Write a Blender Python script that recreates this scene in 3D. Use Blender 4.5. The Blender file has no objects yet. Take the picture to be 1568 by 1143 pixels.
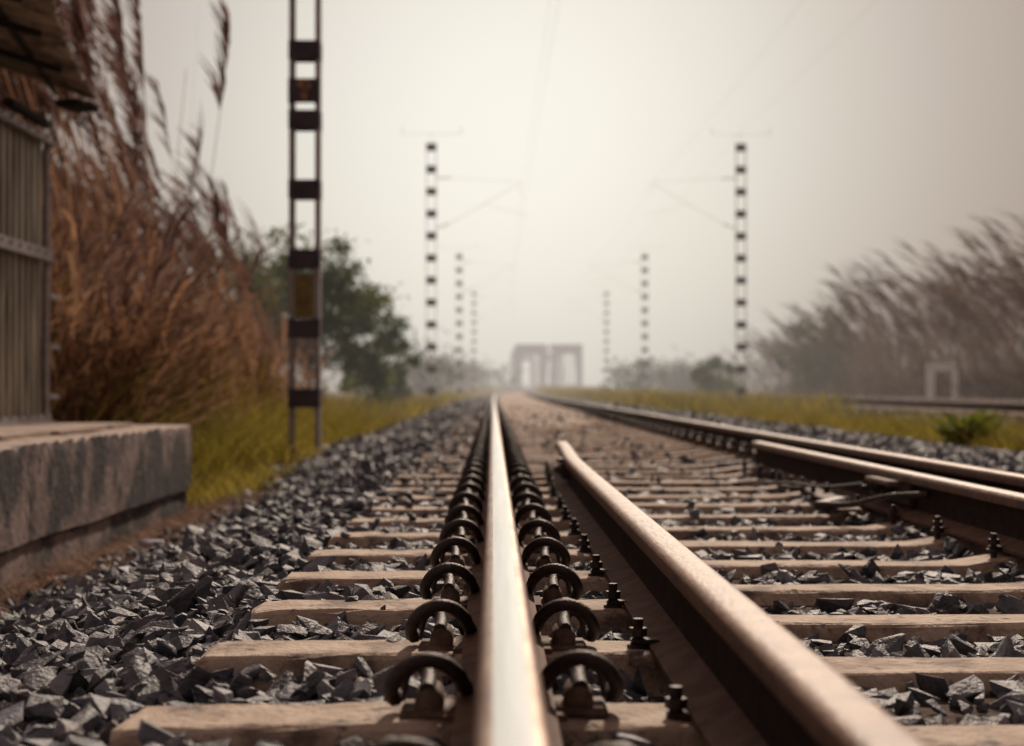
import bpy, bmesh, math, random
import numpy as np
from mathutils import Vector, Matrix, noise as mnoise
R = np.random.default_rng(7); random.seed(7)
S = bpy.context.scene
COL = S.collection
RX0, RX1 = 0.017, 1.767          # rail centres
RT = 0.17
SL0, SLS = 2.31, 0.57            # sleeper centre start / spacing
G0, G1 = .340, 1.490             # guard rail centres

def wx(y): 
    y = np.minimum(np.maximum(np.asarray(y, float)-40, 0), 500); return 9e-5*y*y
def wz(y):
    y = np.minimum(np.maximum(np.asarray(y, float)-60, 0), 240); return 0.7*(y/230)**2
def ss(a, b, x):
    t = np.clip((np.asarray(x, float)-a)/(b-a), 0, 1); return t*t*(3-2*t)
def gz(x, y):
    xs = [-300,-30,-6,-2.6,-2.1,-1.45,-.85,-.6,2.4,3.2,4.4,5.4,7,8.0,12,13,30,300]
    za = [-.8,-.7,-.5,-.47,-.44,-.27,-.085,-.065,-.065,-.075,-.14,-.24,-.24,-.08,-.08,-.3,-.5,-.8]
    zb = [-.8,-.6,-.34,-.26,-.24,-.17,-.08,-.065,-.065,-.075,-.14,-.24,-.24,-.08,-.08,-.3,-.5,-.8]
    t = ss(10.5, 16, y)
    return np.interp(x, xs, za)*(1-t)+np.interp(x, xs, zb)*t

# ------------------------------------------------------------ materials
def haze_out(nt, shader):  # aerial haze painted in: emission mixed over each shader by world Y
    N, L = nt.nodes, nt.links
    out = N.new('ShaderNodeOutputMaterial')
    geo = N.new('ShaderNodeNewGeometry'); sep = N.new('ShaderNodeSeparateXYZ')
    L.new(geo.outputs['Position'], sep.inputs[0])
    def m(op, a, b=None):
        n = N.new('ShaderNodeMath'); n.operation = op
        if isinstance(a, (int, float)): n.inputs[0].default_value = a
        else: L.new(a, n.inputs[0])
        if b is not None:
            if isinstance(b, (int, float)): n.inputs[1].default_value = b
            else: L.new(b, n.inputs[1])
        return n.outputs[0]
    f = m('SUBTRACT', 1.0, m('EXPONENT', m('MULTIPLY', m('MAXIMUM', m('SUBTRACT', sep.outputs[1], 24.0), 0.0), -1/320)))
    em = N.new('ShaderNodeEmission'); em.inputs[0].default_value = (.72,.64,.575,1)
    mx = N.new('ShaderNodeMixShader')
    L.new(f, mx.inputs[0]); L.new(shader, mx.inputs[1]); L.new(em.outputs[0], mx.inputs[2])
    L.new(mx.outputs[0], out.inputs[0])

def mk(name, c1, c2, scale=8, rough=.7, metal=0, bump=0, bscale=None, trans=0, attr=None, stretch=None,
       c3=None, c3scale=3, c3t=(.5,.65), spec=.5, detail=6, c4=None, c4scale=2, c4t=(.5,.6), c4stretch=None):
    m = bpy.data.materials.new(name); m.use_nodes = True
    nt = m.node_tree; nt.nodes.clear(); N, L = nt.nodes, nt.links
    geo = N.new('ShaderNodeNewGeometry'); mp = N.new('ShaderNodeMapping')
    L.new(geo.outputs['Position'], mp.inputs[0])
    if stretch: mp.inputs['Scale'].default_value = stretch
    nz = N.new('ShaderNodeTexNoise'); nz.inputs['Scale'].default_value = scale; nz.inputs['Detail'].default_value = detail
    L.new(mp.outputs[0], nz.inputs['Vector'])
    rp = N.new('ShaderNodeValToRGB'); rp.color_ramp.elements[0].position = .35; rp.color_ramp.elements[1].position = .65
    rp.color_ramp.elements[0].color = (*c1,1); rp.color_ramp.elements[1].color = (*c2,1)
    L.new(nz.outputs[0], rp.inputs[0]); col = rp.outputs[0]
    def overlay(col, c, sc, t, st=None):
        mp2 = mp
        if st:
            mp2 = N.new('ShaderNodeMapping'); mp2.inputs['Scale'].default_value = st; L.new(geo.outputs['Position'], mp2.inputs[0])
        n2 = N.new('ShaderNodeTexNoise'); n2.inputs['Scale'].default_value = sc; n2.inputs['Detail'].default_value = 8; n2.inputs['Roughness'].default_value=.62
        L.new(mp2.outputs[0], n2.inputs['Vector'])
        mr = N.new('ShaderNodeMapRange'); mr.inputs[1].default_value = t[0]; mr.inputs[2].default_value = t[1]
        L.new(n2.outputs[0], mr.inputs[0])
        mx = N.new('ShaderNodeMix'); mx.data_type = 'RGBA'; mx.inputs[7].default_value = (*c,1)
        L.new(mr.outputs[0], mx.inputs[0]); L.new(col, mx.inputs[6]); return mx.outputs[2]
    if c3: col = overlay(col, c3, c3scale, c3t)
    if c4: col = overlay(col, c4, c4scale, c4t, c4stretch)
    if attr:
        at = N.new('ShaderNodeAttribute'); at.attribute_name = attr
        mr = N.new('ShaderNodeMapRange'); mr.inputs[3].default_value = .45; mr.inputs[4].default_value = 1.6
        L.new(at.outputs['Fac'], mr.inputs[0])
        mx = N.new('ShaderNodeMix'); mx.data_type = 'RGBA'; mx.blend_type = 'MULTIPLY'; mx.inputs[0].default_value = 1
        cb = N.new('ShaderNodeCombineColor')
        for i in range(3): L.new(mr.outputs[0], cb.inputs[i])
        L.new(col, mx.inputs[6]); L.new(cb.outputs[0], mx.inputs[7]); col = mx.outputs[2]
    b = N.new('ShaderNodeBsdfPrincipled'); L.new(col, b.inputs['Base Color'])
    b.inputs['Roughness'].default_value = rough; b.inputs['Metallic'].default_value = metal
    b.inputs['Specular IOR Level'].default_value = spec
    if bump:
        bn = N.new('ShaderNodeTexNoise'); bn.inputs['Scale'].default_value = bscale or scale*4; bn.inputs['Detail'].default_value = 8
        L.new(mp.outputs[0], bn.inputs['Vector'])
        bp = N.new('ShaderNodeBump'); bp.inputs['Strength'].default_value = bump; bp.inputs['Distance'].default_value = .01
        L.new(bn.outputs[0], bp.inputs['Height']); L.new(bp.outputs[0], b.inputs['Normal'])
    sh = b.outputs[0]
    if trans:
        t = N.new('ShaderNodeBsdfTranslucent'); L.new(col, t.inputs[0])
        ms = N.new('ShaderNodeMixShader'); ms.inputs[0].default_value = trans
        L.new(sh, ms.inputs[1]); L.new(t.outputs[0], ms.inputs[2]); sh = ms.outputs[0]
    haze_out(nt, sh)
    return m

M = {}
M['stone'] = mk('basalt_ballast', (.065,.070,.086), (.16,.165,.19), 25, .55, bump=.6, bscale=100, attr='rnd', spec=.5, c3=(.19,.14,.11), c3scale=5, c3t=(.58,.75))
M['sleeper'] = mk('sleeper_concrete', (.40,.30,.23), (.57,.455,.355), 12, .8, bump=.8, bscale=60, c3=(.17,.12,.09), c3scale=7, c3t=(.51,.64), c4=(.09,.07,.06), c4scale=22, c4t=(.58,.66))
M['rust'] = mk('rusty_steel', (.095,.047,.030), (.18,.095,.06), 30, .55, bump=.25, bscale=160, c3=(.05,.03,.026), c3scale=9, c3t=(.5,.7))
M['gtop'] = mk('rust_head_lit', (.22,.12,.072), (.35,.215,.14), 14, .5, bump=.4, bscale=110, c3=(.12,.065,.045), c3scale=11, c3t=(.5,.7), c4=(.09,.055,.04), c4scale=40, c4t=(.56,.66))  # guard head rust lightened: the sunlit top is painted into the colour
M['web'] = mk('rust_web_shade', (.018,.011,.010), (.04,.023,.019), 25, .8, bump=.3, bscale=120, spec=.15)  # rust taken near-black: shade on the rail's side painted into the web
M['foot'] = mk('brown_rail_foot', (.095,.048,.032), (.17,.092,.06), 20, .75, bump=.3, bscale=120, spec=.2)
M['polish'] = mk('polished_rail', (.58,.55,.52), (.72,.695,.665), 3, .2, 1.0, stretch=(14,.4,1), bump=.03, bscale=40)
M['edge'] = mk('rail_edge_worn', (.20,.115,.078), (.38,.27,.20), 8, .38, .6, stretch=(3,.6,3), bump=.12, bscale=60)
M['clip'] = mk('dark_spring_steel', (.020,.014,.013), (.060,.036,.029), 60, .55, .2, bump=.3)
M['shoulder'] = mk('cast_iron_insert', (.10,.06,.044), (.21,.14,.10), 50, .75, bump=.4)
M['concrete'] = mk('stained_concrete', (.20,.145,.13), (.34,.255,.23), 7, .88, bump=1.0, bscale=22, c3=(.045,.036,.037), c3scale=2.2, c3t=(.46,.56),
                   c4=(.020,.017,.019), c4scale=2.1, c4t=(.52,.60), c4stretch=(1.1,1.1,.8))
M['conctop'] = mk('slab_top_concrete', (.36,.27,.22), (.50,.395,.33), 4, .85, bump=.8, bscale=30, c3=(.12,.09,.08), c3scale=4, c3t=(.52,.66))
M['sheet'] = mk('weathered_sheet', (.24,.21,.155), (.42,.38,.30), 4, .5, .2, stretch=(4,4,.4), c3=(.10,.08,.06), c3scale=3)
M['sheetband'] = mk('galvanised_band', (.32,.29,.29), (.46,.43,.43), 15, .5, .3)
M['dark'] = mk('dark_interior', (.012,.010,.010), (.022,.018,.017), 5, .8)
M['roof'] = mk('roof_sheet', (.22,.165,.13), (.46,.36,.29), 3.5, .7, .0, c3=(.07,.048,.038), c3scale=5)
M['mast'] = mk('mast_paint', (.060,.048,.066), (.095,.078,.10), 6, .7, .0, spec=.2)
M['mastl'] = mk('mast_channel', (.28,.24,.25), (.38,.34,.35), 6, .55, .1)  # channels paler than the mast paint: wash of bright sky painted in
M['mastf'] = mk('mast_haze_pale', (.85,.8,.78), (.88,.84,.82), 6, .9, .0, trans=.5)  # pale colour paints the fade of distant columns and arms into hazy sky
M['plate'] = mk('number_plate', (.045,.035,.05), (.055,.045,.065), 6, .6)
M['text'] = mk('plate_lettering', (.55,.25,.07), (.6,.28,.08), 6, .6)
M['yplate'] = mk('yellow_plate', (.15,.11,.03), (.26,.19,.05), 9, .6)
M['reedleaf'] = mk('reed_leaves', (.19,.10,.058), (.33,.195,.12), 1.2, .7, trans=.55, attr='rnd', spec=.12)
M['reedlow'] = mk('reed_base_leaves', (.075,.07,.016), (.22,.125,.04), .8, .7, trans=.5, attr='rnd', spec=.12)
M['plume'] = mk('reed_plumes', (.16,.095,.082), (.25,.16,.14), 2, .8, trans=.45, attr='rnd', spec=.1)
M['farplume'] = mk('reed_plumes_tan', (.115,.068,.05), (.175,.11,.085), 2, .8, trans=.35, attr='rnd', spec=.1)
M['farreed'] = mk('reed_leaves_tan', (.105,.066,.04), (.19,.12,.075), 1.2, .8, trans=.4, attr='rnd', spec=.1)
M['grass'] = mk('trackside_grass', (.16,.15,.024), (.39,.30,.06), .8, .7, trans=.45, attr='rnd', spec=.12)
M['straw'] = mk('dry_straw', (.18,.105,.07), (.36,.24,.165), 6, .8, trans=.2, attr='rnd', spec=.1)
M['leaf'] = mk('tree_leaves', (.04,.070,.010), (.145,.17,.028), .9, .6, trans=.48, attr='rnd', spec=.12)
M['leafd'] = mk('far_leaves', (.045,.055,.02), (.09,.085,.035), .4, .8, trans=.3, attr='rnd', spec=.1)
M['bark'] = mk('bark', (.06,.045,.035), (.1,.08,.06), 8, .9)
M['sand'] = mk('dusty_bed', (.36,.265,.20), (.50,.395,.315), 3, .9, bump=.7, bscale=25, c3=(.14,.10,.075), c3scale=2.2, c3t=(.53,.64))
M['steelb'] = mk('bridge_steel', (.03,.025,.055), (.04,.034,.07), 2, .9, spec=.05)
M['white'] = mk('white_paint', (.80,.78,.76), (.86,.84,.82), 9, .6, trans=.4)
M['litter'] = mk('plastic_litter', (.4,.38,.5), (.55,.5,.6), 20, .4)
M['wire'] = mk('contact_wire', (.45,.43,.42), (.5,.48,.47), 5, .6)

# ------------------------------------------------------------ mesh helpers
def np_mesh(name, V, F, mats, midx=None, rnd=None, smooth=False, parent=None):
    me = bpy.data.meshes.new(name)
    V = np.asarray(V, np.float32)
    if not isinstance(F, list): F = [F]
    me.vertices.add(len(V)); me.vertices.foreach_set('co', V.ravel())
    loops = np.concatenate([f.ravel() for f in F]).astype(np.int32)
    tot = np.concatenate([np.full(len(f), f.shape[1]) for f in F]).astype(np.int32)
    st = np.concatenate([[0], np.cumsum(tot)[:-1]]).astype(np.int32)
    me.loops.add(len(loops)); me.loops.foreach_set('vertex_index', loops)
    me.polygons.add(len(tot)); me.polygons.foreach_set('loop_start', st); me.polygons.foreach_set('loop_total', tot)
    for m in mats: me.materials.append(m)
    if midx is not None: me.polygons.foreach_set('material_index', np.asarray(midx, np.int32))
    me.polygons.foreach_set('use_smooth', np.full(len(tot), smooth))
    if rnd is not None:
        a = me.attributes.new('rnd', 'FLOAT', 'POINT'); a.data.foreach_set('value', np.asarray(rnd, np.float32))
    me.update(calc_edges=True); me.validate()
    o = bpy.data.objects.new(name, me); COL.objects.link(o)
    if parent: o.parent = parent
    return o

class MB:
    def __init__(s): s.v=[]; s.f=[]; s.m=[]; s.sm=[]
    def add(s, v, f, m=0, sm=False):
        b=len(s.v); s.v += [tuple(p) for p in v]; s.f += [tuple(i+b for i in q) for q in f]; s.m += [m]*len(f); s.sm += [sm]*len(f)
    def box(s, c, d, m=0, bev=0.0, rz=0.0, dirv=None):
        bm = bmesh.new(); bmesh.ops.create_cube(bm, size=1)
        for v in bm.verts: v.co = Vector((v.co.x*d[0], v.co.y*d[1], v.co.z*d[2]))
        if bev: bmesh.ops.bevel(bm, geom=bm.edges[:], offset=bev, segments=2, affect='EDGES')
        if dirv is not None: rot = Vector(dirv).to_track_quat('Y','Z').to_matrix()
        else: rot = Matrix.Rotation(rz, 3, 'Z')
        bm.verts.index_update()
        s.add([rot @ v.co + Vector(c) for v in bm.verts], [[v.index for v in f.verts] for f in bm.faces], m); bm.free()
    def tube(s, pts, r, n=8, m=0, sm=True, caps=True):
        pts=[Vector(p) for p in pts]; k=len(pts)
        rr = r if hasattr(r,'__len__') else [r]*k
        t0=(pts[1]-pts[0]).normalized(); u=t0.orthogonal().normalized(); V=[]
        for i,p in enumerate(pts):
            t=(pts[min(i+1,k-1)]-pts[max(i-1,0)]).normalized()
            u=(u-t*u.dot(t)).normalized(); w=t.cross(u)
            for j in range(n):
                a=2*math.pi*j/n; V.append(p+(u*math.cos(a)+w*math.sin(a))*rr[i])
        F=[(i*n+j,i*n+(j+1)%n,(i+1)*n+(j+1)%n,(i+1)*n+j) for i in range(k-1) for j in range(n)]
        s.add(V,F,m,sm)
        if caps: s.add(V[:n],[tuple(range(n))[::-1]],m); s.add(V[-n:],[tuple(range(n))],m)
    def obj(s, name, mats, parent=None):
        me=bpy.data.meshes.new(name); me.from_pydata(s.v,[],s.f)
        for m in mats: me.materials.append(m)
        me.polygons.foreach_set('material_index', s.m); me.polygons.foreach_set('use_smooth', s.sm); me.update()
        o=bpy.data.objects.new(name,me); COL.objects.link(o)
        if parent: o.parent=parent
        return o
    def repeat(s, offs, flips=None):
        V=np.array(s.v); n=len(V); out=[]
        for i,o in enumerate(offs):
            W=V.copy()
            if flips is not None and flips[i]: W[:,0]*=-1
            out.append(W+np.asarray(o))
        sizes=sorted(set(len(f) for f in s.f)); F=[]; mi=[]
        for z in sizes:
            idx=[i for i,f in enumerate(s.f) if len(f)==z]
            A=np.array([s.f[i] for i in idx]); mm=np.array([s.m[i] for i in idx])
            F.append(np.concatenate([A+n*k for k in range(len(offs))])); mi.append(np.tile(mm,len(offs)))
        return np.concatenate(out),F,np.concatenate(mi)
def crom(P, k=5):
    P=[Vector(p) for p in P]; P=[P[0]*2-P[1]]+P+[P[-1]*2-P[-2]]; o=[]
    for i in range(1,len(P)-2):
        for j in range(k):
            t=j/k; a,b,c,d=P[i-1:i+3]
            o.append(.5*((2*b)+(c-a)*t+(2*a-5*b+4*c-d)*t*t+(3*b-a-3*c+d)*t**3))
    o.append(P[-2]); return o
def empty(name):
    e=bpy.data.objects.new(name,None); COL.objects.link(e); return e

def blades(base, v, b, w, segs=3, tip=.1, leaf=False, rnd=None):
    n=len(base); t=np.linspace(0,1,segs+1)
    P=base[:,None]+v[:,None]*t[None,:,None]+b[:,None]*(t*t)[None,:,None]
    a=R.uniform(0,2*np.pi,n); side=np.stack([np.cos(a),np.sin(a)*.6,np.zeros(n)],1)
    prof=(np.sin(np.pi*(t*.85+.12))+tip*.3) if leaf else (1-t)*(1-tip)+tip
    off=side[:,None]*(np.asarray(w)[:,None,None]*prof[None,:,None]*.5)
    V=np.stack([P-off,P+off],2).reshape(-1,3)
    k=(segs+1)*2; base_i=(np.arange(n)*k)[:,None]
    F=np.concatenate([base_i+np.array([[2*j,2*j+1,2*j+3,2*j+2]]) for j in range(segs)])
    r=R.random(n) if rnd is None else rnd
    return V,F,np.repeat(r,k)
def merge(parts):
    V=[];F=[];Rr=[];mi=[];b=0
    for (v,f,r,m) in parts:
        V.append(v);F.append(f+b);Rr.append(r);mi.append(np.full(len(f),m));b+=len(v)
    return np.concatenate(V),np.concatenate(F),np.concatenate(Rr),np.concatenate(mi)

# ------------------------------------------------------------ ground
xs=np.unique(np.concatenate([np.linspace(-300,-30,12),np.linspace(-30,-6,16),np.linspace(-6,14,90),np.linspace(14,40,14),np.linspace(40,600,14)]))
ys=np.unique(np.concatenate([np.linspace(-30,0,10),np.linspace(0,30,100),np.linspace(30,120,60),np.linspace(120,500,40),np.linspace(500,2500,12)]))
X,Y=np.meshgrid(xs,ys); Z=gz(X,Y)+wz(Y)
form=((X>-1.7)&(X<5.0)).astype(float)
form=np.maximum(form,((X>-3.0)&(X<5.0)&(Y<11.9)&(Y>0)).astype(float))
form=np.maximum(form,((X>7.4)&(X<12.6)).astype(float))
Xw=X+wx(Y)
Z=Z+np.where(form>0,0,.03*np.sin(X*1.3+Y*.7)*np.cos(Y*.9))
V=np.stack([Xw,Y,Z],2).reshape(-1,3); ny,nx=X.shape
I=np.arange(ny*nx).reshape(ny,nx)
F=np.stack([I[:-1,:-1],I[:-1,1:],I[1:,1:],I[1:,:-1]],2).reshape(-1,4)
gm=bpy.data.materials.new('ground_soil'); gm.use_nodes=True; nt=gm.node_tree; nt.nodes.clear(); N,L=nt.nodes,nt.links
geo=N.new('ShaderNodeNewGeometry'); n1=N.new('ShaderNodeTexNoise'); n1.inputs['Scale'].default_value=.7; n1.inputs['Detail'].default_value=10
L.new(geo.outputs['Position'],n1.inputs['Vector'])
r1=N.new('ShaderNodeValToRGB'); r1.color_ramp.elements[0].position=.35; r1.color_ramp.elements[1].position=.65
r1.color_ramp.elements[0].color=(.12,.10,.035,1); r1.color_ramp.elements[1].color=(.24,.19,.06,1); L.new(n1.outputs[0],r1.inputs[0])
n2=N.new('ShaderNodeTexNoise'); n2.inputs['Scale'].default_value=24; n2.inputs['Detail'].default_value=8; L.new(geo.outputs['Position'],n2.inputs['Vector'])
r2=N.new('ShaderNodeValToRGB'); r2.color_ramp.elements[0].position=.3; r2.color_ramp.elements[1].position=.7
r2.color_ramp.elements[0].color=(.03,.022,.02,1); r2.color_ramp.elements[1].color=(.14,.10,.08,1); L.new(n2.outputs[0],r2.inputs[0])
at=N.new('ShaderNodeAttribute'); at.attribute_name='rnd'
mx=N.new('ShaderNodeMix'); mx.data_type='RGBA'; L.new(at.outputs['Fac'],mx.inputs[0]); L.new(r1.outputs[0],mx.inputs[6]); L.new(r2.outputs[0],mx.inputs[7])
b=N.new('ShaderNodeBsdfPrincipled'); b.inputs['Roughness'].default_value=.95; b.inputs['Specular IOR Level'].default_value=.1; L.new(mx.outputs[2],b.inputs['Base Color'])
bp=N.new('ShaderNodeBump'); bp.inputs['Strength'].default_value=.6; bp.inputs['Distance'].default_value=.02; L.new(n2.outputs[0],bp.inputs['Height']); L.new(bp.outputs[0],b.inputs['Normal'])
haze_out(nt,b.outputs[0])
np_mesh('ground',V,F,[gm],rnd=form.ravel(),smooth=True)

# ------------------------------------------------------------ ballast
def hull(npts):
    bm=bmesh.new(); el=random.uniform(1.0,1.5); fl=random.uniform(.45,.8)
    for i in range(npts):
        v=Vector((random.gauss(0,1),random.gauss(0,1),random.gauss(0,1))).normalized()*random.uniform(.75,1.08)
        bm.verts.new((v.x*el,v.y*.85,v.z*fl))
    bmesh.ops.convex_hull(bm,input=bm.verts[:])
    bmesh.ops.delete(bm,geom=[v for v in bm.verts if not v.link_faces],context='VERTS')
    bmesh.ops.triangulate(bm,faces=bm.faces[:]); bm.verts.index_update()
    v=np.array([v.co[:] for v in bm.verts]); f=np.array([[x.index for x in p.verts] for p in bm.faces]); bm.free(); return v,f
def stones(px,py,pz,size,npts,nvar=18):
    n=len(px); out=[]; which=R.integers(0,nvar,n)
    for k in range(nvar):
        hv,hf=hull(npts); id=np.where(which==k)[0]; c=len(id)
        if not c: continue
        a=R.uniform(0,2*np.pi,c); e=R.normal(0,.5,c); g=R.normal(0,.5,c)
        ca,sa=np.cos(a),np.sin(a); ce,se=np.cos(e),np.sin(e); cg,sg=np.cos(g),np.sin(g); o=np.zeros(c); l=np.ones(c)
        Rz=np.array([[ca,-sa,o],[sa,ca,o],[o,o,l]]).transpose(2,0,1)
        Rx=np.array([[l,o,o],[o,ce,-se],[o,se,ce]]).transpose(2,0,1)
        Ry=np.array([[cg,o,sg],[o,l,o],[-sg,o,cg]]).transpose(2,0,1)
        M3=Rx@Ry@Rz
        P=np.einsum('cij,vj->cvi',M3,hv)*size[id][:,None,None]+np.stack([px[id],py[id],pz[id]],1)[:,None]
        f=(hf[None]+(np.arange(c)*len(hv))[:,None,None]).reshape(-1,3)
        out.append((P.reshape(-1,3),f,np.repeat(R.random(c)**1.3,len(hv)),0))
    return merge(out)
def sleeper_mask(x,y,mar=.0):
    d=(y-SL0)/SLS; d=np.abs(d-np.round(d))*SLS
    return (d<.088+mar)&(x>-.52-mar)&(x<2.30+mar)
parts=[]
def band(x0,x1,y0,y1,dens,s0,s1,npts,track2=False):
    n=int((x1-x0)*(y1-y0)*dens); x=R.uniform(x0,x1,n); y=R.uniform(y0,y1,n); s=R.uniform(s0,s1,n)*R.choice([.5,.8,1,1.35],n)
    z=gz(x,y)+R.uniform(-.005,.045,n)
    keep=np.ones(n,bool)
    if not track2:
        sm=sleeper_mask(x,y,.008)
        pr=np.where((x<-.2)&(y>5.2),.06+.4*ss(5,9,y)*(x<-.1),.010)
        keep=(~sm)|(R.random(n)<pr)
        z=np.where(sm,R.uniform(.0,.015,n),z); s=np.where(sm,s*.7,s)
        crib=(x>-.5)&(x<2.28)&(~sm); z=np.where(crib,-.060+R.uniform(0,.042,n)-np.where((x>.42)&(x<1.38),.034,0),z)
        z=np.where((x>.1)&(x<.42)&~sm,z-.016,z)
        for rx in (RX0,RX1): keep&=np.abs(x-rx)>.085
        keep&=~((np.abs(x-G0)<.085)&(y<9.6)); keep&=~((np.abs(x-G1)<.085)&(y<9.6))
        keep&=~((y>11.0)&(x>RX0)&(x<RX1))
        lim=np.where(y<11.5,-1.30,-1.5)
        keep&=(x>lim-.55*R.random(n)**2.2)
        fade=(x>4.2); keep&=(~fade)|(R.random(n)<np.clip(1-(x-4.2)/1.4,0,1))
    x,y,z,s=x[keep],y[keep],z[keep],s[keep]
    parts.append(stones(x+wx(y),y,z+wz(y),s,npts))
band(-1.9,3.4,.9,7.2,1100,.020,.038,12)
band(3.4,5.6,3,7.2,420,.026,.042,9)
band(-1.9,5.6,7.2,16,560,.024,.041,9)
band(-1.9,5.6,16,36,200,.036,.056,8)
band(-1.7,5.0,36,75,55,.065,.09,8)
band(7.5,12.5,18,58,80,.045,.07,8,True)
V,F,r,mi=merge(parts); print('stone faces',len(F))
np_mesh('track_ballast_gravel',V,F,[M['stone']],rnd=r)

# ------------------------------------------------------------ track
track=empty('railway_track')
def sleeper_proto():
    mb=MB()
    xs_=[(-.51,-.014,.068,.11),(-.492,-.002,.077,.12)]+[(x,0,.078,.125) for x in (-.44,-.38,-.32,-.26,-.2,-.1,0,.1,.18,.26)]+[(.46,-.03,.073,.115)]+[(x,-.032,.073,.115) for x in (.6,.75,.9,1.05,1.2)]+[(1.32,-.03,.073,.115)]+[(x,0,.078,.125) for x in (1.52,1.65,1.8,1.98,2.1,2.2)]+[(2.27,-.002,.077,.12),(2.29,-.014,.068,.11)]
    V=[];n=8
    for (x,z,a,bw) in xs_:
        c=.008
        V+=[(x,-bw,z-.2),(x,-a-.006,z-c),(x,-a-.001,z-.002),(x,-a+c,z),(x,a-c,z),(x,a+.001,z-.002),(x,a+.006,z-c),(x,bw,z-.2)]
    F=[]
    for i in range(len(xs_)-1):
        for j in range(n): F.append((i*n+j,(i+1)*n+j,(i+1)*n+(j+1)%n,i*n+(j+1)%n))
    F.append(tuple(range(n))); F.append(tuple(range((len(xs_)-1)*n,len(xs_)*n))[::-1])
    mb.add(V,F,0); return mb
ks=np.arange(-4,130); sy=SL0+ks*SLS
V,F,mi=sleeper_proto().repeat([(wx(y)+R.normal(0,.006),y+R.normal(0,.006),wz(y)+R.normal(0,.002)) for y in sy])
V=V+np.clip(R.normal(0,.0016,V.shape),-.004,.004)
np_mesh('sleepers',V,F,[M['sleeper']],mi,parent=track)

def rail_profile():
    R_=[(.068,0,4),(.068,.010,4),(.035,.020,4),(.012,.030,1),(.0085,.045,1),(.0085,.105,1),(.014,.116,1),(.0335,.122,0),(.0345,.130,0),(.0335,.145,0),(.0305,.151,2),(.025,.1545,2),(.017,.1558,3)]
    Lp=[(-u,w,m) for (u,w,m) in reversed(R_)]
    mats=[m for (_,_,m) in R_]; 
    P=[(u,w) for (u,w,_) in R_]+[(u,w) for (u,w,_) in Lp]
    k=len(R_)
    return P,mats[:k-1]+[3]+mats[:k-1][::-1]+[1]
def rail(name, xf, ys, zbase, guard=False, parent=track):
    P,sm=rail_profile(); n=len(P); V=[];F=[];mi=[]
    for i,y in enumerate(ys):
        x0=xf(y)
        for (u,w) in P: V.append((x0+u+float(wx(y)),y,zbase+w+float(wz(y))))
    for i in range(len(ys)-1):
        for j in range(n):
            F.append((i*n+j,(i)*n+(j+1)%n,(i+1)*n+(j+1)%n,(i+1)*n+j)); m=sm[j]
            if guard:
                if m>=2 and m<4: m=5
                elif m==0 and j in (9,15): m=5
            mi.append(m)
    F=np.array(F)[:,::-1]
    o=np_mesh(name,np.array(V),[F],[M['rust'],M['web'],M['edge'],M['polish'],M['foot'],M['gtop']],mi,parent=parent)
    me=o.data; bm=bmesh.new(); bm.from_mesh(me)
    bm.verts.ensure_lookup_table()
    bm.faces.new([bm.verts[i] for i in range(n)]); bm.faces.new([bm.verts[len(ys)*n-n+i] for i in range(n)])
    bmesh.ops.recalc_face_normals(bm,faces=bm.faces[:])
    for f in bm.faces: f.smooth=len(f.verts)==4
    for e in bm.edges:
        if len(e.link_faces)==2 and e.calc_face_angle(0)>math.radians(38): e.smooth=False
    bm.to_mesh(me); bm.free(); return o
yr=list(np.concatenate([np.arange(-3,40,2.0),np.arange(40,300,5.0)]))
rail('left_running_rail',lambda y:RX0,yr,.014)
rail('right_running_rail',lambda y:RX1,yr,.014)
yg=list(np.concatenate([np.arange(-3,7,1.0),np.arange(7,9.35,.2)]))
rail('left_guard_rail',lambda y:G0+.045*float(ss(6.5,9.4,y)),yg,.004,True)
rail('right_guard_rail',lambda y:G1,yg,.004,True)
t2=empty('second_railway_track')
yr2=list(np.concatenate([np.arange(6,60,4.0),np.arange(60,300,10.0)]))
rail('near_rail',lambda y:9.0,yr2,.05,parent=t2); rail('far_rail',lambda y:10.75,yr2,.05,parent=t2)
V,F,mi=sleeper_proto().repeat([(wx(y)+8.98,y,wz(y)+.03) for y in np.arange(8,70,.6)])
np_mesh('sleepers_second',V,F,[M['sleeper']],mi,parent=t2)

# clips
cl=MB()
path=crom([(.058,.025,.032),(.062,-.005,.042),(.068,-.032,.060),(.088,-.048,.079),(.116,-.054,.084),(.144,-.050,.070),(.160,-.036,.044),(.158,-.010,.024),(.152,.020,.028),(.147,.045,.048),(.131,.062,.060),(.115,.052,.054),(.110,.022,.044),(.110,-.038,.040)],5)
cl.tube(path,.0115,8,0)
seg=8; Vv=[]
for yy,rr in ((-.040,.016),(-.034,.020),(.028,.020),(.034,.016)):
    for j in range(seg+1):
        a=math.pi*j/seg; Vv.append((.108+rr*math.cos(a),yy,.024+rr*1.05*math.sin(a)))
    Vv+= [(.108-rr,yy,-.003),(.108+rr,yy,-.003)]
n=seg+3; Ff=[(i*n+j,i*n+(j+1)%n,(i+1)*n+(j+1)%n,(i+1)*n+j) for i in range(3) for j in range(n)]
Ff+=[tuple(range(n))[::-1],tuple(range(3*n,4*n))]
cl.add(Vv,Ff,1)
cl.box((.105,0,.005),(.085,.10,.014),1,.003)
offs=[];fl=[]
for y in sy[sy<60]:
    for rx in (RX0,RX1):
        for s in (0,1): offs.append((rx+float(wx(y))+R.normal(0,.003),y+R.normal(0,.008),float(wz(y))+.002+R.normal(0,.0015))); fl.append(s==1)
V,F,mi=cl.repeat(offs,fl)
np_mesh('rail_clips',V,F,[M['clip'],M['shoulder']],mi,smooth=True,parent=track)
pl=MB(); pl.box((0,0,.0065),(.17,.15,.012),0,.002)
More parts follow.
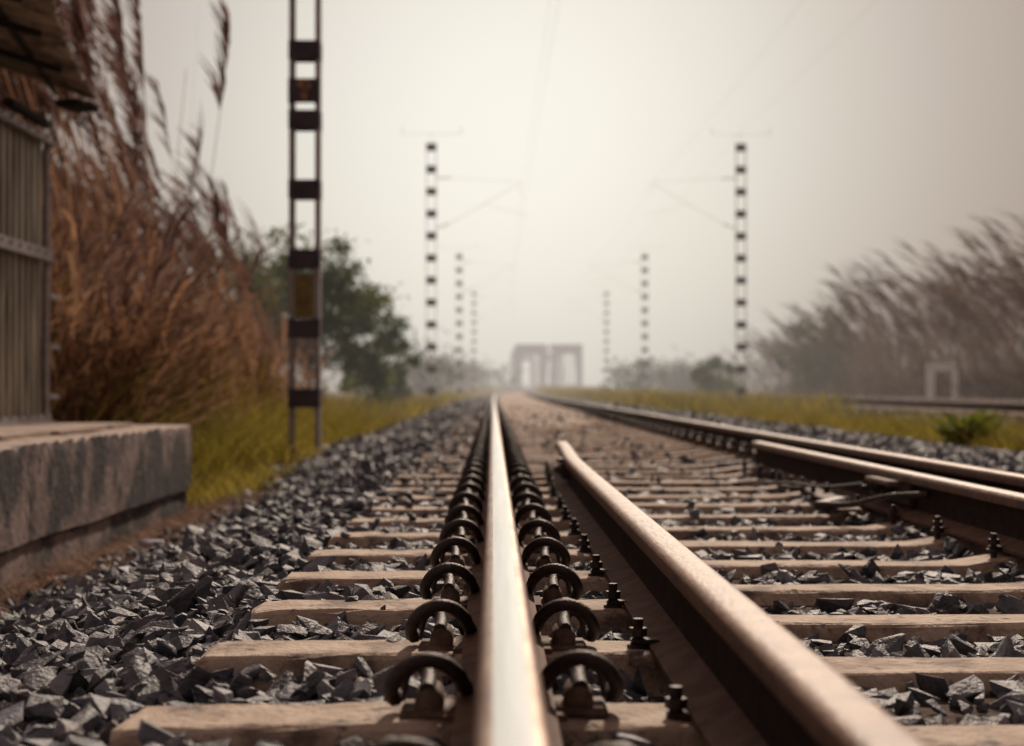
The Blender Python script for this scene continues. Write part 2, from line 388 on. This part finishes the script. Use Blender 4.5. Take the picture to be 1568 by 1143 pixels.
V,F,mi=pl.repeat([(rx+float(wx(y)),y,float(wz(y))) for y in sy[sy<50] for rx in (RX0,RX1)])
np_mesh('seat_plates',V,F,[M['foot']],mi,parent=track)
sp=MB()
sp.tube([(0,0,-.03),(0,0,.030)],.010,8,0,False); sp.tube([(0,0,.004),(0,0,.012)],.020,10,0,False)
sp.tube([(0,0,.026),(0,0,.040)],.016,6,0,False); sp.tube([(0,0,.040),(0,0,.056)],.009,8,0,False)
sp.box((.012,0,.017),(.05,.034,.008),0,.002)
offs=[];fl=[]
for y in sy[(sy<9.2)]:
    for gx in (G0+.045*float(ss(6.5,9.4,y)),G1):
        for s in (-1,1):
            offs.append((gx+s*.086+R.normal(0,.003),y+s*.03+R.normal(0,.01),-.004+R.normal(0,.005))); fl.append(s==1)
V,F,mi=sp.repeat(offs,fl)
np_mesh('guard_rail_spikes',V,F,[M['clip']],mi,parent=track)
jb=MB()
jb.box((1.467,6.0,.085),(.022,.62,.075),0,.006); jb.box((1.437,6.0,.118),(.06,.36,.018),1,.004)
for k in range(4):
    yy=5.76+k*.16; jb.tube([(1.47,yy,.082),(1.427,yy,.082)],.016,6,0,False); jb.tube([(1.43,yy,.082),(1.41,yy,.082)],.009,8,0,False)
jb.box((1.365,6.6,.012),(.085,1.15,.012),1,.003,dirv=(.07,1,.01))
jb.box((1.30,6.25,.02),(.05,.34,.03),0,.005,dirv=(.5,1,.0))
jb.tube(crom([(1.20,6.05,.03),(1.27,5.8,.045),(1.36,5.62,.085),(1.47,5.5,.10)],4),.012,7,0)
jb.tube(crom([(1.15,7.2,.03),(1.25,7.0,.055),(1.34,6.6,.06),(1.43,6.3,.09)],4),.006,6,0)
jb.tube(crom([(1.10,7.5,.02),(1.22,7.35,.04),(1.33,7.2,.02),(1.40,7.05,.05)],4),.006,6,0)
for yy in (6.9,7.4,7.9,8.3): jb.tube([(1.355,yy,-.01),(1.355,yy,.06)],.011,6,0,False)
jb.obj('joint_bar',[M['clip'],M['shoulder']],track)
jb=MB(); jb.box((.325,7.35,.09),(.045,.22,.07),0,.006); jb.box((.31,7.35,.135),(.05,.12,.02),0,.004)
for k in range(2): jb.tube([(.32,7.30+k*.12,.09),(.28,7.30+k*.12,.09)],.012,6,0,False)
jb.obj('guard_rail_block',[M['clip']],track)

yy=np.concatenate([np.arange(9.8,34,.16),np.arange(34,140,1.0)]); xx=np.linspace(RX0+.10,RX1-.10,22); X,Y=np.meshgrid(xx,yy)
pn=np.array([[mnoise.noise(Vector((a*2.2,b_*.8,3))) for a,b_ in zip(ra,rb)] for ra,rb in zip(X,Y)])
Z=-.105+.045*ss(9.8,12,Y)+.066*ss(17,30,Y)+(.012+.014*ss(17,26,Y))*pn*1.6+R.uniform(0,.006,X.shape)
V=np.stack([X+wx(Y),Y,Z+wz(Y)],2).reshape(-1,3); I=np.arange(X.size).reshape(X.shape)
F=np.stack([I[:-1,:-1],I[:-1,1:],I[1:,1:],I[1:,:-1]],2).reshape(-1,4)
np_mesh('dusty_track_bed',V,F,[M['sand']],smooth=True,parent=track)
n=650; x=R.uniform(.15,1.6,n); y=10.4+R.random(n)**1.3*30; parts=[stones(x+wx(y),y,np.where(y<18,-.03,.004)+R.uniform(0,.02,n),R.uniform(.010,.028,n)*R.choice([.6,1,1.6],n),8)]
V,F,r,mi=merge(parts); np_mesh('track_debris',V,F,[M['stone']],rnd=r,parent=track)

# ------------------------------------------------------------ concrete platform
def rough_box(mb,x0,x1,y0,y1,z0,z1,step,amp,m,seed,topm=None):
    nx,ny,nz=[max(1,int(round((b-a)/step))) for a,b in ((x0,x1),(y0,y1),(z0,z1))]
    bm=bmesh.new()
    def grid(f,a,b,mm):
        g=[[bm.verts.new(f(i/a,j/b)) for j in range(b+1)] for i in range(a+1)]
        for i in range(a):
            for j in range(b):
                q=bm.faces.new((g[i][j],g[i+1][j],g[i+1][j+1],g[i][j+1])); q.material_index=mm
    dx,dy,dz=x1-x0,y1-y0,z1-z0
    grid(lambda u,v:(x1,y0+u*dy,z0+v*dz),ny,nz,m)
    grid(lambda u,v:(x0,y1-u*dy,z0+v*dz),ny,nz,m)
    grid(lambda u,v:(x0+u*dx,y0,z0+v*dz),nx,nz,m)
    grid(lambda u,v:(x1-u*dx,y1,z0+v*dz),nx,nz,m)
    grid(lambda u,v:(x0+u*dx,y0+v*dy,z1),nx,ny,topm if topm is not None else m)
    bmesh.ops.remove_doubles(bm,verts=bm.verts[:],dist=1e-4)
    for v in bm.verts:
        p=v.co*1.3+Vector((seed,0,0)); q=v.co*16+Vector((0,seed,0))
        ed=abs(v.co.z-z1)<1e-3 and (abs(v.co.x-x1)<1e-3 or abs(v.co.y-y1)<1e-3)
        d=Vector((mnoise.noise(p),0,mnoise.noise(p+Vector((3,7,2)))))*amp+Vector((mnoise.noise(q),mnoise.noise(q+Vector((2,8,1))),mnoise.noise(q+Vector((5,5,5)))))*amp*.35
        v.co+=d
        if ed:
            c=max(0,mnoise.noise(q*.6)+.1)*.045; v.co.z-=c; v.co.x-=c*.6
    bm.verts.index_update()
    b=len(mb.v); mb.v+=[tuple(v.co) for v in bm.verts]
    for f in bm.faces: mb.f.append(tuple(v.index+b for v in f.verts)); mb.m.append(f.material_index); mb.sm.append(True)
    bm.free()
pf=empty('concrete_platform')
mb=MB(); rough_box(mb,-5.5,-2.10,4.5,11.4,-.240,.205,.04,.010,0,3.1,1); o1=mb.obj('upper_course',[M['concrete'],M['conctop']],pf)
mb=MB(); rough_box(mb,-5.4,-2.12,4.6,11.37,-.75,-.252,.06,.014,0,8.3,1); o2=mb.obj('footing_course',[M['concrete'],M['conctop']],pf)
for o in (o1,o2):
    bm=bmesh.new(); bm.from_mesh(o.data); bmesh.ops.recalc_face_normals(bm,faces=bm.faces[:])
    for e in bm.edges:
        if len(e.link_faces)==2 and e.calc_face_angle(0)>math.radians(40): e.smooth=False
    bm.to_mesh(o.data); bm.free()
mb=MB()
for k in range(6):
    y0=5+k*1.08; mb.box((-2.66+random.uniform(-.05,.05),y0,.219),(.62,1.0,.022),0,.004,rz=random.uniform(-.02,.02))
mb.obj('capping_slabs',[M['conctop']],pf)

# ------------------------------------------------------------ hut
hut=empty('corrugated_metal_hut')
mb=MB(); HX=-3.03
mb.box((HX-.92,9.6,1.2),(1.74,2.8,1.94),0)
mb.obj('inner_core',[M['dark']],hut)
mb=MB(); yv=8.18
def slat(x,y,ax):
    w,d=.086,.030
    pr=[(-w/2,0),(-w/2+.012,d),(w/2-.012,d),(w/2,0)]
    V=[]
    for z in (.235,2.13):
        for a,o in pr: V.append((x+o,y+a,z) if ax==0 else (x+a,y-o if ax==1 else y+o,z))
    mb.add(V,[(0,1,5,4),(1,2,6,5),(2,3,7,6),(3,0,4,7),(0,1,2,3),(4,5,6,7)],0)
while yv<11.0:
    slat(HX-.01,yv,0); yv+=.135
xv=HX-.08
while xv>-4.75:
    slat(xv,8.19,1); slat(xv,11.01,2); xv-=.135
mb.obj('corrugated_walls',[M['sheet']],hut)
mb=MB()
for z,h in ((1.35,.085),(2.12,.06),(.26,.05)):
    mb.box((HX+.048,9.6,z),(.014,2.9,h),0,.003); mb.box((HX+.07,9.6,z-h/2),(.045,2.9,.008),0)
    for k in range(14): mb.tube([(HX+.05,8.3+k*.2,z+.012),(HX+.068,8.3+k*.2,z+.012)],.012,6,0,False)
for z in (1.08,.74,.40): mb.box((HX+.02,11.16,z),(.06,.24,.034),0,.004)
mb.tube([(HX+.02,11.03,.22),(HX+.02,11.03,2.15)],.026,8,0)
mb.obj('wall_bands',[M['sheetband']],hut)
A=Vector((-2.72,11.2,2.43));B=Vector((-2.20,7.9,2.46));D=Vector((-4.7,11.05,3.1));C=Vector((-4.7,7.9,3.1))
nu,nv=320,8; V=[];F=[]
for i in range(nu+1):
    for j in range(nv+1):
        u=i/nu; v=j/nv; p=(A*(1-u)+B*u)*(1-v)+(D*(1-u)+C*u)*v
        w=.020*math.sin(u*2*math.pi*26)
        if j==0: p=p+(D-A)*(.012*math.sin(int(u*5)*7.3))
        V.append((p.x,p.y,p.z+w+.008*math.sin(u*23)*(1-v)))
for i in range(nu):
    for j in range(nv): a=i*(nv+1)+j; F.append((a,a+1,a+nv+2,a+nv+1))
mb=MB(); mb.add(V,F,0,True); ro=mb.obj('corrugated_roof',[M['roof']],hut)
mb=MB()
for v in (.14,.42,.7):
    a=A*(1-v)+D*v; b_=B*(1-v)+C*v; dz=Vector((0,0,-.04)); mb.tube([a+dz,b_+dz],.016,8,0)
for u in (.36,.66,.9):
    a=A*(1-u)+B*u; b_=D*(1-u)+C*u; dz=Vector((0,0,-.07)); mb.box((a+b_)/2+dz,(.035,(b_-a).length*.9,.04),0,dirv=b_-a)
mb.box((-2.80,11.0,2.36),(.20,.30,.05),0,.02,dirv=(.3,1,0))
mb.box((-2.98,10.5,2.22),(.07,.9,.05),0,.01)
mb.obj('rafters',[M['dark']],hut)

# ------------------------------------------------------------ masts
def mast(name,x,y,h,near=False,cant=1,z0=-.6):
    e=empty(name); X0=x+float(wx(y)); Z0=float(wz(y)); mb=MB(); w=.30
    fl=.036 if near else .012; cm=1; dp=.17 if near else .12
    for s in (-1,1):
        mb.box((X0+s*(w/2-.005),y,(h+z0)/2+Z0),(.010,dp,h-z0),cm)
        for q in (-1,1): mb.box((X0+s*(w/2-.010-fl/2),y+q*(dp/2-.002),(h+z0)/2+Z0),(fl,.008,h-z0),cm)
    z=.36-.68; 
    while z<h-.1:
        for q in (-1,1): mb.box((X0,y+q*(dp/2+.0065),z+Z0),(w+.012,.007,.185 if near else .22),0)
        z+=.68
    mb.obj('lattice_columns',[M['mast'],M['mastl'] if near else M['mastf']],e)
    mb=MB()
    d=cant
    T=lambda dx,dz:(X0+dx*d,y,dz+Z0)
    mb.tube([T(.15,5.35),T(.55,5.5)],.02,8); mb.tube([T(.55,5.5),T(2.75,6.75)],.006,6)
    mb.tube([T(.15,6.9),T(.6,6.9)],.02,8); mb.tube([T(.6,6.9),T(2.75,6.78)],.004,6)
    mb.tube([T(1.6,6.1),T(2.95,5.75)],.004,6); mb.tube([T(2.75,6.75),T(2.75,6.3)],.004,5)
    mb.tube([T(-.9,h+.25),T(.9,h+.25)],.005,6); mb.tube([T(0,h-.2),T(0,h+.3)],.006,6)
    mb.tube([T(-.9,h+.25),T(-.9,h+.45)],.010,6); mb.tube([T(.9,h+.25),T(.9,h+.45)],.010,6)
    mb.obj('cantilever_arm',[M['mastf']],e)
    return e
MX=-1.84
e=mast('electrification_mast',MX,16,8.2,True)
mb=MB(); mb.box((MX,15.885,3.355),(.31,.012,.24),0,.003); mb.obj('number_plate',[M['plate']],e)
mb=MB(); mb.box((MX,15.893,1.35),(.19,.010,.42),0,.003); mb.obj('yellow_sign_plate',[M['yplate']],e)
for tx,sz,zz,yy,mt in (('45',.15,3.37,15.876,'text'),('9',.13,3.25,15.876,'text'),('11',.1,1.38,15.885,'plate'),('KV',.1,1.26,15.885,'plate')):
    c=bpy.data.curves.new('lettering','FONT'); c.body=tx; c.size=sz; c.align_x='CENTER'; c.extrude=.001; c.materials.append(M[mt])
    o=bpy.data.objects.new('lettering_'+tx,c); o.rotation_euler=(math.pi/2,0,0); o.location=(MX,yy,zz); COL.objects.link(o); o.parent=e
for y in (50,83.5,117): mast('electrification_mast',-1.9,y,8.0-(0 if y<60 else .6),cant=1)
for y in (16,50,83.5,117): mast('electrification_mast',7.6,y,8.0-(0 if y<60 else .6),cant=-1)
mb=MB()
for (x,zz) in ((.9,5.75),(.9,6.8),(4.9,6.8),(7.6,8.4)):
    pts=[]
    for y in np.arange(-17.5,285,5.6):
        ph=((y-16.3)%33.5)/33.5; sag=.25*(4*ph*(1-ph)) if zz>6 else 0
        pts.append((x+float(wx(y)),y,zz-sag+float(wz(y))))
    mb.tube(pts,.0018,5,0,True,False)
mb.obj('overhead_wires',[M['wire']])

# ------------------------------------------------------------ truss bridge
br=empty('truss_railway_bridge'); mb=MB(); y0=285; zb=.8
for cx in (6.6,12.9):
    hw=2.65; H=7.3
    for yb in (y0,y0+76):
        for s in (-1,1):
            mb.box((cx+s*(hw-.5),yb,zb+H/2-1),(1.15,.6,H+2),0)
            if yb==y0: mb.box((cx+s*(hw-1.3),yb-.1,zb+H-1.95),(1.0,.3,.4),0,dirv=(s,0.001,-.9) )
        mb.box((cx,yb,zb+H-.85),(hw*2-2.1,.6,1.7),0)
    for s in (-1,1):
        mb.box((cx+s*(hw-.15),y0+38,zb+H-.2),(.3,75,.4),0); mb.box((cx+s*(hw-.15),y0+38,zb+.1),(.3,75,.6),0)
        for k,yb in enumerate(np.arange(y0,y0+70,12.5)):
            a=Vector((cx+s*(hw-.15),yb,zb+(0 if k%2 else H-.3))); b_=Vector((cx+s*(hw-.15),yb+12.5,zb+(H-.3 if k%2 else 0)))
            mb.tube([a,b_],.10,6,0,False)
    mb.box((cx,y0+38,zb-.35),(hw*2-.6,75,.5),0)
mb.obj('truss_portals',[M['steelb']],br)
mb=MB(); mb.box((9.85,y0-1.5,zb-1.4),(15,4,2.2),0,.05); mb.obj('abutment',[M['concrete']],br)

# ------------------------------------------------------------ vegetation
def reed_stand(name,pts,hmin,hmax,wind,dens_leaf=10,plume=26,hf=None,pw=1.0,pl=1.0,tmax=.70,far=False):
    n=len(pts); base=np.zeros((n,3)); base[:,0]=pts[:,0]+wx(pts[:,1]); base[:,1]=pts[:,1]; base[:,2]=gz(pts[:,0],pts[:,1])+wz(pts[:,1])-.05
    H=R.uniform(hmin,hmax,n)*(1 if hf is None else hf)
    v=np.stack([R.normal(wind*.10,.09,n)*H,R.normal(0,.08,n)*H,H],1); b=np.stack([R.normal(wind*.13,.06,n)*H,R.normal(0,.04,n)*H,-.06*H],1)
    P=[]; V,F,r=blades(base,v,b,np.full(n,.02),5,.4); P.append((V,F,r,0))
    def at(t): return base+v*t[:,None]+b*(t*t)[:,None]
    for k in range(dens_leaf):
        t=R.uniform(.02,tmax,n) if k>4 else R.uniform(.0,.28,n); p=at(t); a=R.uniform(0,2*np.pi,n); Ln=R.uniform(.6,1.25,n)
        d=np.stack([np.cos(a)*.35+wind*.12,np.sin(a)*.35,np.full(n,.95)],1)*Ln[:,None]
        bb=np.stack([np.cos(a)*.35+wind*.25,np.sin(a)*.3,-R.uniform(.25,.75,n)],1)*Ln[:,None]
        V,F,r=blades(p,d,bb,R.uniform(.022,.045,n)*(1.5 if far else 1),3,.05,True); P.append((V,F,r,1 if k<5 else 0))
    has=R.random(n)<.7; idx=np.where(has)[0]; m=len(idx)
    for k in range(plume):
        t=R.uniform(.80,1.03,m); p=base[idx]+v[idx]*t[:,None]+b[idx]*(t*t)[:,None]
        tan=(v[idx]+2*b[idx]); tan/=np.linalg.norm(tan,axis=1)[:,None]; Ln=R.uniform(.18,.42,m)*pl
        d=(tan+R.normal(0,.14,(m,3))+np.array([wind*.10,0,0]))*Ln[:,None]; bb=np.stack([wind*R.uniform(.1,.45,m),R.normal(0,.1,m),-R.uniform(0,.3,m)],1)*Ln[:,None]
        V,F,r=blades(p,d,bb,R.uniform(.016,.034,m)*pw,2,.1,True); P.append((V,F,r,2))
    mats=[M['farreed'],M['farreed'],M['farplume']] if far else [M['reedleaf'],M['reedlow'],M['plume']]
    V,F,r,mi=merge(P); return np_mesh(name,V,F,mats,mi,rnd=r)
n=520; p=np.stack([-3.2-np.abs(R.random(n))**1.2*3.2,R.uniform(12.3,27,n)],1)
reed_stand('tall_reeds',p,2.4,4.1,-1,11,24,1.0+.26*(1-ss(13,22,p[:,1])),1.25,1.3,.6)
n=150; p=np.stack([R.uniform(-4.9,-3.2,n),R.uniform(12.2,18.5,n)],1)
reed_stand('tall_reeds',p,4.2,5.5,-.9,8,36,None,1.3,1.5,.45)
n=170; p=np.stack([R.uniform(-4.6,-2.9,n),R.uniform(12.2,17,n)],1)
reed_stand('tall_reeds',p,1.4,2.4,.6,15,8)
n=200; p=np.stack([-3.3-R.random(n)*4,R.uniform(27,34,n)],1)
reed_stand('tall_reeds',p,1.5,2.3,-1,12,14)
n=1000; p=np.stack([12.9+R.random(n)*6,R.uniform(34,80,n)],1)
reed_stand('tall_reeds',p,2.8,4.9,-1.9,11,22,1.0-.35*ss(50,80,p[:,1]),1.9,1.3,.7,True)

def grass_patch(x,y,h,w,lean=.3,segs=2):
    n=len(x); base=np.stack([x+wx(y),y,gz(x,y)+wz(y)-.02],1)
    a=R.uniform(0,2*np.pi,n); v=np.stack([np.cos(a)*lean*h*.5,np.sin(a)*lean*h*.5,h],1)
    b=np.stack([np.cos(a)*lean*h,np.sin(a)*lean*h,-h*R.uniform(.05,.4,n)],1)
    V,F,r=blades(base,v,b,w,segs,.05); return V,F,r,0
def nz(x,y,s): 
    return np.array([mnoise.noise(Vector((a*s,b*s,1.7))) for a,b in zip(x,y)])
G=[]
n=19000; x=-1.62-R.random(n)**1.3*4.2; y=11.3+R.random(n)*22; k=nz(x,y,.9); h=(.20+.32*R.random(n)+.34*k)*np.clip((-x-1.3)/1.0,.25,1.7)
G.append(grass_patch(x,y,np.maximum(h,.05),R.uniform(.010,.022,n),.5))
n=10000; x=-1.55-R.random(n)**1.3*6; y=33+R.random(n)*50; h=.25+.45*R.random(n)
G.append(grass_patch(x,y,h,R.uniform(.025,.05,n)))
n=6000; x=-1.6-R.random(n)**1.2*10; y=83+R.random(n)*190; h=.3+.5*R.random(n)
G.append(grass_patch(x,y,h,R.uniform(.07,.12,n)))
V,F,r,mi=merge(G); np_mesh('trackside_grass',V,F,[M['grass']],rnd=r)
G=[]
n=12000; x=R.uniform(4.5,7.6,n); y=10+R.random(n)*30; k=nz(x,y,.55); keep=(k>.04-.3*ss(20,34,y)); x,y=x[keep],y[keep]; n=len(x)
G.append(grass_patch(x,y,.12+.34*R.random(n),R.uniform(.012,.024,n),.5))
n=10000; x=R.uniform(3.6,8.2,n); y=36+R.random(n)*50; G.append(grass_patch(x,y,.28+.5*R.random(n),R.uniform(.03,.055,n)))
n=7000; x=R.uniform(3.2,9,n); y=86+R.random(n)*190; G.append(grass_patch(x,y,.35+.5*R.random(n),R.uniform(.07,.12,n)))
n=6000; x=R.uniform(12.8,18,n); y=R.uniform(28,110,n); G.append(grass_patch(x,y,.25+.5*R.random(n),R.uniform(.03,.06,n)))
V,F,r,mi=merge(G); np_mesh('trackside_grass',V,F,[M['grass']],rnd=r)
n=2600; x=R.normal(5.45,.38,n); y=R.normal(16.4,.9,n)
V,F,r,mi=merge([grass_patch(x,y,.22+.34*R.random(n),R.uniform(.012,.024,n),.7)])
np_mesh('grass_clump',V,F,[M['grass']],rnd=r)
n=110; a=R.uniform(0,6.28,n); base=np.stack([4.72+R.normal(0,.07,n),np.full(n,16.2)+R.normal(0,.07,n),gz(np.full(n,4.72),16.2)+R.uniform(0,.18,n)],1)
v=np.stack([np.cos(a)*.16,np.sin(a)*.16,R.uniform(.16,.38,n)],1); bb=np.stack([np.cos(a)*.16,np.sin(a)*.16,-R.uniform(.02,.14,n)],1)
V,F,r=blades(base,v,bb,R.uniform(.06,.10,n),5,.05,True); np_mesh('leafy_weed',V,F,[M['leaf']],rnd=r*.4+.6)
n=11000; x=R.uniform(-2.12,-.95,n); y=R.uniform(4.6,11.8,n); k=nz(x,y,1.6); kp=(k*1.2+(-x-1.52)*1.8>-.05); x,y=x[kp],y[kp]; n=len(x)
base=np.stack([x,y,gz(x,y)+.012+R.uniform(0,.035,n)],1); a=R.uniform(0,6.28,n); Ln=R.uniform(.05,.20,n)
v=np.stack([np.cos(a)*Ln,np.sin(a)*Ln,R.uniform(-.01,.08,n)],1); bb=np.stack([R.normal(0,.03,n),R.normal(0,.03,n),-R.uniform(0,.07,n)],1)
V,F,r=blades(base,v,bb,R.uniform(.004,.012,n),2,.3); np_mesh('dry_straw',V,F,[M['straw']],rnd=r)
hv,hf_=hull(16); hv=hv*np.array([.06,.04,.05])+np.array([-1.50,7.2,float(gz(-1.50,7.2))+.06]); np_mesh('plastic_litter',hv,hf_,[M['litter']])

def tree(name,x,y,h,rad,nl,ls,mat='leaf',clumps=70,low=.25):
    e=empty(name); X0=x+float(wx(y)); Z0=float(gz(x,y)+wz(y)); mb=MB(); base=Vector((X0,y,Z0-.1))
    top=base+Vector((.1*rad,0,h*.75)); mb.tube(crom([base,base+Vector((.05,0,h*.3)),top],5),list(np.linspace(.06*h/3,.015,11)),8,0)
    C=[]
    for i in range(clumps):
        while True:
            q=Vector((random.uniform(-1,1),random.uniform(-1,1),random.uniform(-1,1)))
            if .35<q.length<1: break
        zc=h*(low+(1-low)*(q.z*.5+.5)); wr=rad*(1.0-.25*abs(q.z))
        c=Vector((X0+q.x*wr,y+q.y*wr,Z0+zc)); C.append(c)
        if i%3==0:
            s=base.lerp(top,random.uniform(.25,.8)); mid=(s+c)/2+Vector((0,0,.1)); mb.tube(crom([s,mid,c],3),list(np.linspace(.03,.007,7)),5,0)
    mb.obj('trunk',[M['bark']],e)
    C=np.array([c[:] for c in C]); w=R.integers(0,len(C),nl); sc=R.uniform(.10,.22,len(C))*rad*.75
    p=C[w]+R.normal(0,1,(nl,3))*sc[w][:,None]*np.array([1,1,.7]); p[:,2]=np.maximum(p[:,2],Z0+.1)
    d=R.normal(0,1,(nl,3)); d/=np.linalg.norm(d,axis=1)[:,None]; L_=R.uniform(.7,1.3,nl)*ls
    cr=R.random(len(C)); rn=np.clip(cr[w]*.75+R.random(nl)*.25,0,1)
    V,F,r=blades(p,d*L_[:,None],np.zeros((nl,3))+np.array([0,0,-.2*ls]),L_*.7,2,.1,True,rn)
    np_mesh('foliage',V,F,[M[mat]],rnd=r,parent=e)
tree('green_tree',-4.1,36,4.2,1.75,9500,.12,clumps=64)
tree('green_tree',-5.8,38,4.3,1.9,6000,.13)
tree('roadside_shrub',-2.75,38,2.9,1.05,4600,.11,clumps=40,low=.08)
tree('roadside_shrub',-3.2,46,2.1,1.0,2800,.12,clumps=30,low=.05)
tree('roadside_shrub',9.6,70,1.8,1.2,2500,.16,'leaf',36,.05)
tree('roadside_shrub',13.4,66,3.9,1.9,3600,.15,'leaf',45,.1)
P=[]
def mass(cx,cy,hh,rr,nl,ls):
    C=np.array([(cx+random.gauss(0,rr*.55),cy+random.gauss(0,rr*.5),random.uniform(.1,.9)*hh) for _ in range(26)])
    w=R.integers(0,26,nl); p=C[w]+R.normal(0,1,(nl,3))*rr*.22*np.array([1,1,.8]); p[:,2]=np.abs(p[:,2])
    p[:,0]+=wx(p[:,1]); p[:,2]+=wz(p[:,1])-.2
    d=R.normal(0,1,(nl,3)); V,F,r=blades(p,d*ls,np.zeros((nl,3)),np.full(nl,ls*.9),2,.1,True,np.clip(R.random(26)[w],0,1)); P.append((V,F,r,0))
for cx,cy,hh,rr in ((9.2,112,2.6,1.6),(13.0,120,2.7,2.0),(15.8,118,1.6,2.2),(-4.2,95,2.6,1.7),(-7.5,100,4,3),(-6.5,150,3.2,3),(-4.5,190,2.8,3.4),(-8,230,3.4,5),(-14,300,5,9),(24,260,3,7),(31,250,4,8),(42,240,4.5,9),(20,180,2.4,4),(28,170,3.6,5),(36,190,4,7),(48,180,5,8),(-25,200,6,9),(-40,220,7,12)):
    mass(cx,cy,hh,rr,1100,.18*max(1,cy/110))
V,F,r,mi=merge(P); np_mesh('distant_trees',V,F,[M['leafd']],rnd=r)

mb=MB(); px=12.15; py=44.0
mb.box((px-.33,py,.45),(.20,.17,1.2),0,.02); mb.box((px+.0,py,1.02),(.86,.19,.18),0,.02); mb.box((px+.33,py,.42),(.14,.15,1.03),0,.02)
mb.obj('white_post_frame',[M['white']])

# ------------------------------------------------------------ camera / light / world
cam=bpy.data.cameras.new('camera'); co=bpy.data.objects.new('camera',cam); COL.objects.link(co)
co.location=(0,0,.46); co.rotation_euler=(math.radians(90+.527),0,math.radians(-.665))
cam.sensor_width=36; cam.lens=57.4; cam.clip_start=.05; cam.clip_end=5000
cam.dof.use_dof=True; cam.dof.focus_distance=3.4; cam.dof.aperture_fstop=3.4
S.camera=co
el,az=math.radians(36),math.radians(12)
sd=Vector((math.sin(az)*math.cos(el),math.cos(az)*math.cos(el),math.sin(el)))
sl=bpy.data.lights.new('sun','SUN'); sl.energy=3.3; sl.angle=math.radians(3); sl.color=(1,.82,.66)
so=bpy.data.objects.new('sun',sl); so.rotation_euler=sd.to_track_quat('Z','Y').to_euler(); COL.objects.link(so)
W=bpy.data.worlds.new('World'); S.world=W; W.use_nodes=True; nt=W.node_tree; nt.nodes.clear(); N,L=nt.nodes,nt.links
out=N.new('ShaderNodeOutputWorld'); bg=N.new('ShaderNodeBackground'); bg.inputs[1].default_value=.1; L.new(bg.outputs[0],out.inputs[0])
sky=N.new('ShaderNodeTexSky'); sky.sky_type='NISHITA'; sky.sun_disc=False; sky.sun_elevation=el; sky.sun_rotation=az; sky.air_density=1; sky.dust_density=5
tc=N.new('ShaderNodeTexCoord'); 
ge,ga=math.radians(8.5),math.radians(.6)
dp=N.new('ShaderNodeVectorMath'); dp.operation='DOT_PRODUCT'; L.new(tc.outputs['Generated'],dp.inputs[0]); dp.inputs[1].default_value=(math.sin(ga)*math.cos(ge),math.cos(ga)*math.cos(ge),math.sin(ge))
def m(op,a,b=None):
    n=N.new('ShaderNodeMath'); n.operation=op
    for i,q in enumerate((a,b)):
        if q is None: continue
        if isinstance(q,(int,float)): n.inputs[i].default_value=q
        else: L.new(q,n.inputs[i])
    return n.outputs[0]
ang=m('ARCCOSINE',m('MINIMUM',dp.outputs['Value'],1.0))
s_=math.radians(10)
fac=m('EXPONENT',m('MULTIPLY',m('MULTIPLY',ang,ang),-1/(2*s_*s_)))
mx=N.new('ShaderNodeMix'); mx.data_type='RGBA'; L.new(fac,mx.inputs[0]); mx.inputs[6].default_value=(2.3,1.6,1.38,1); mx.inputs[7].default_value=(8.7,8.45,7.6,1)
ad=N.new('ShaderNodeMix'); ad.data_type='RGBA'; ad.blend_type='ADD'; ad.inputs[0].default_value=.05; L.new(mx.outputs[2],ad.inputs[6]); L.new(sky.outputs[0],ad.inputs[7])
L.new(ad.outputs[2],bg.inputs[0])
S.view_settings.view_transform='Standard'; S.view_settings.look='None'; S.view_settings.exposure=0; S.view_settings.gamma=1
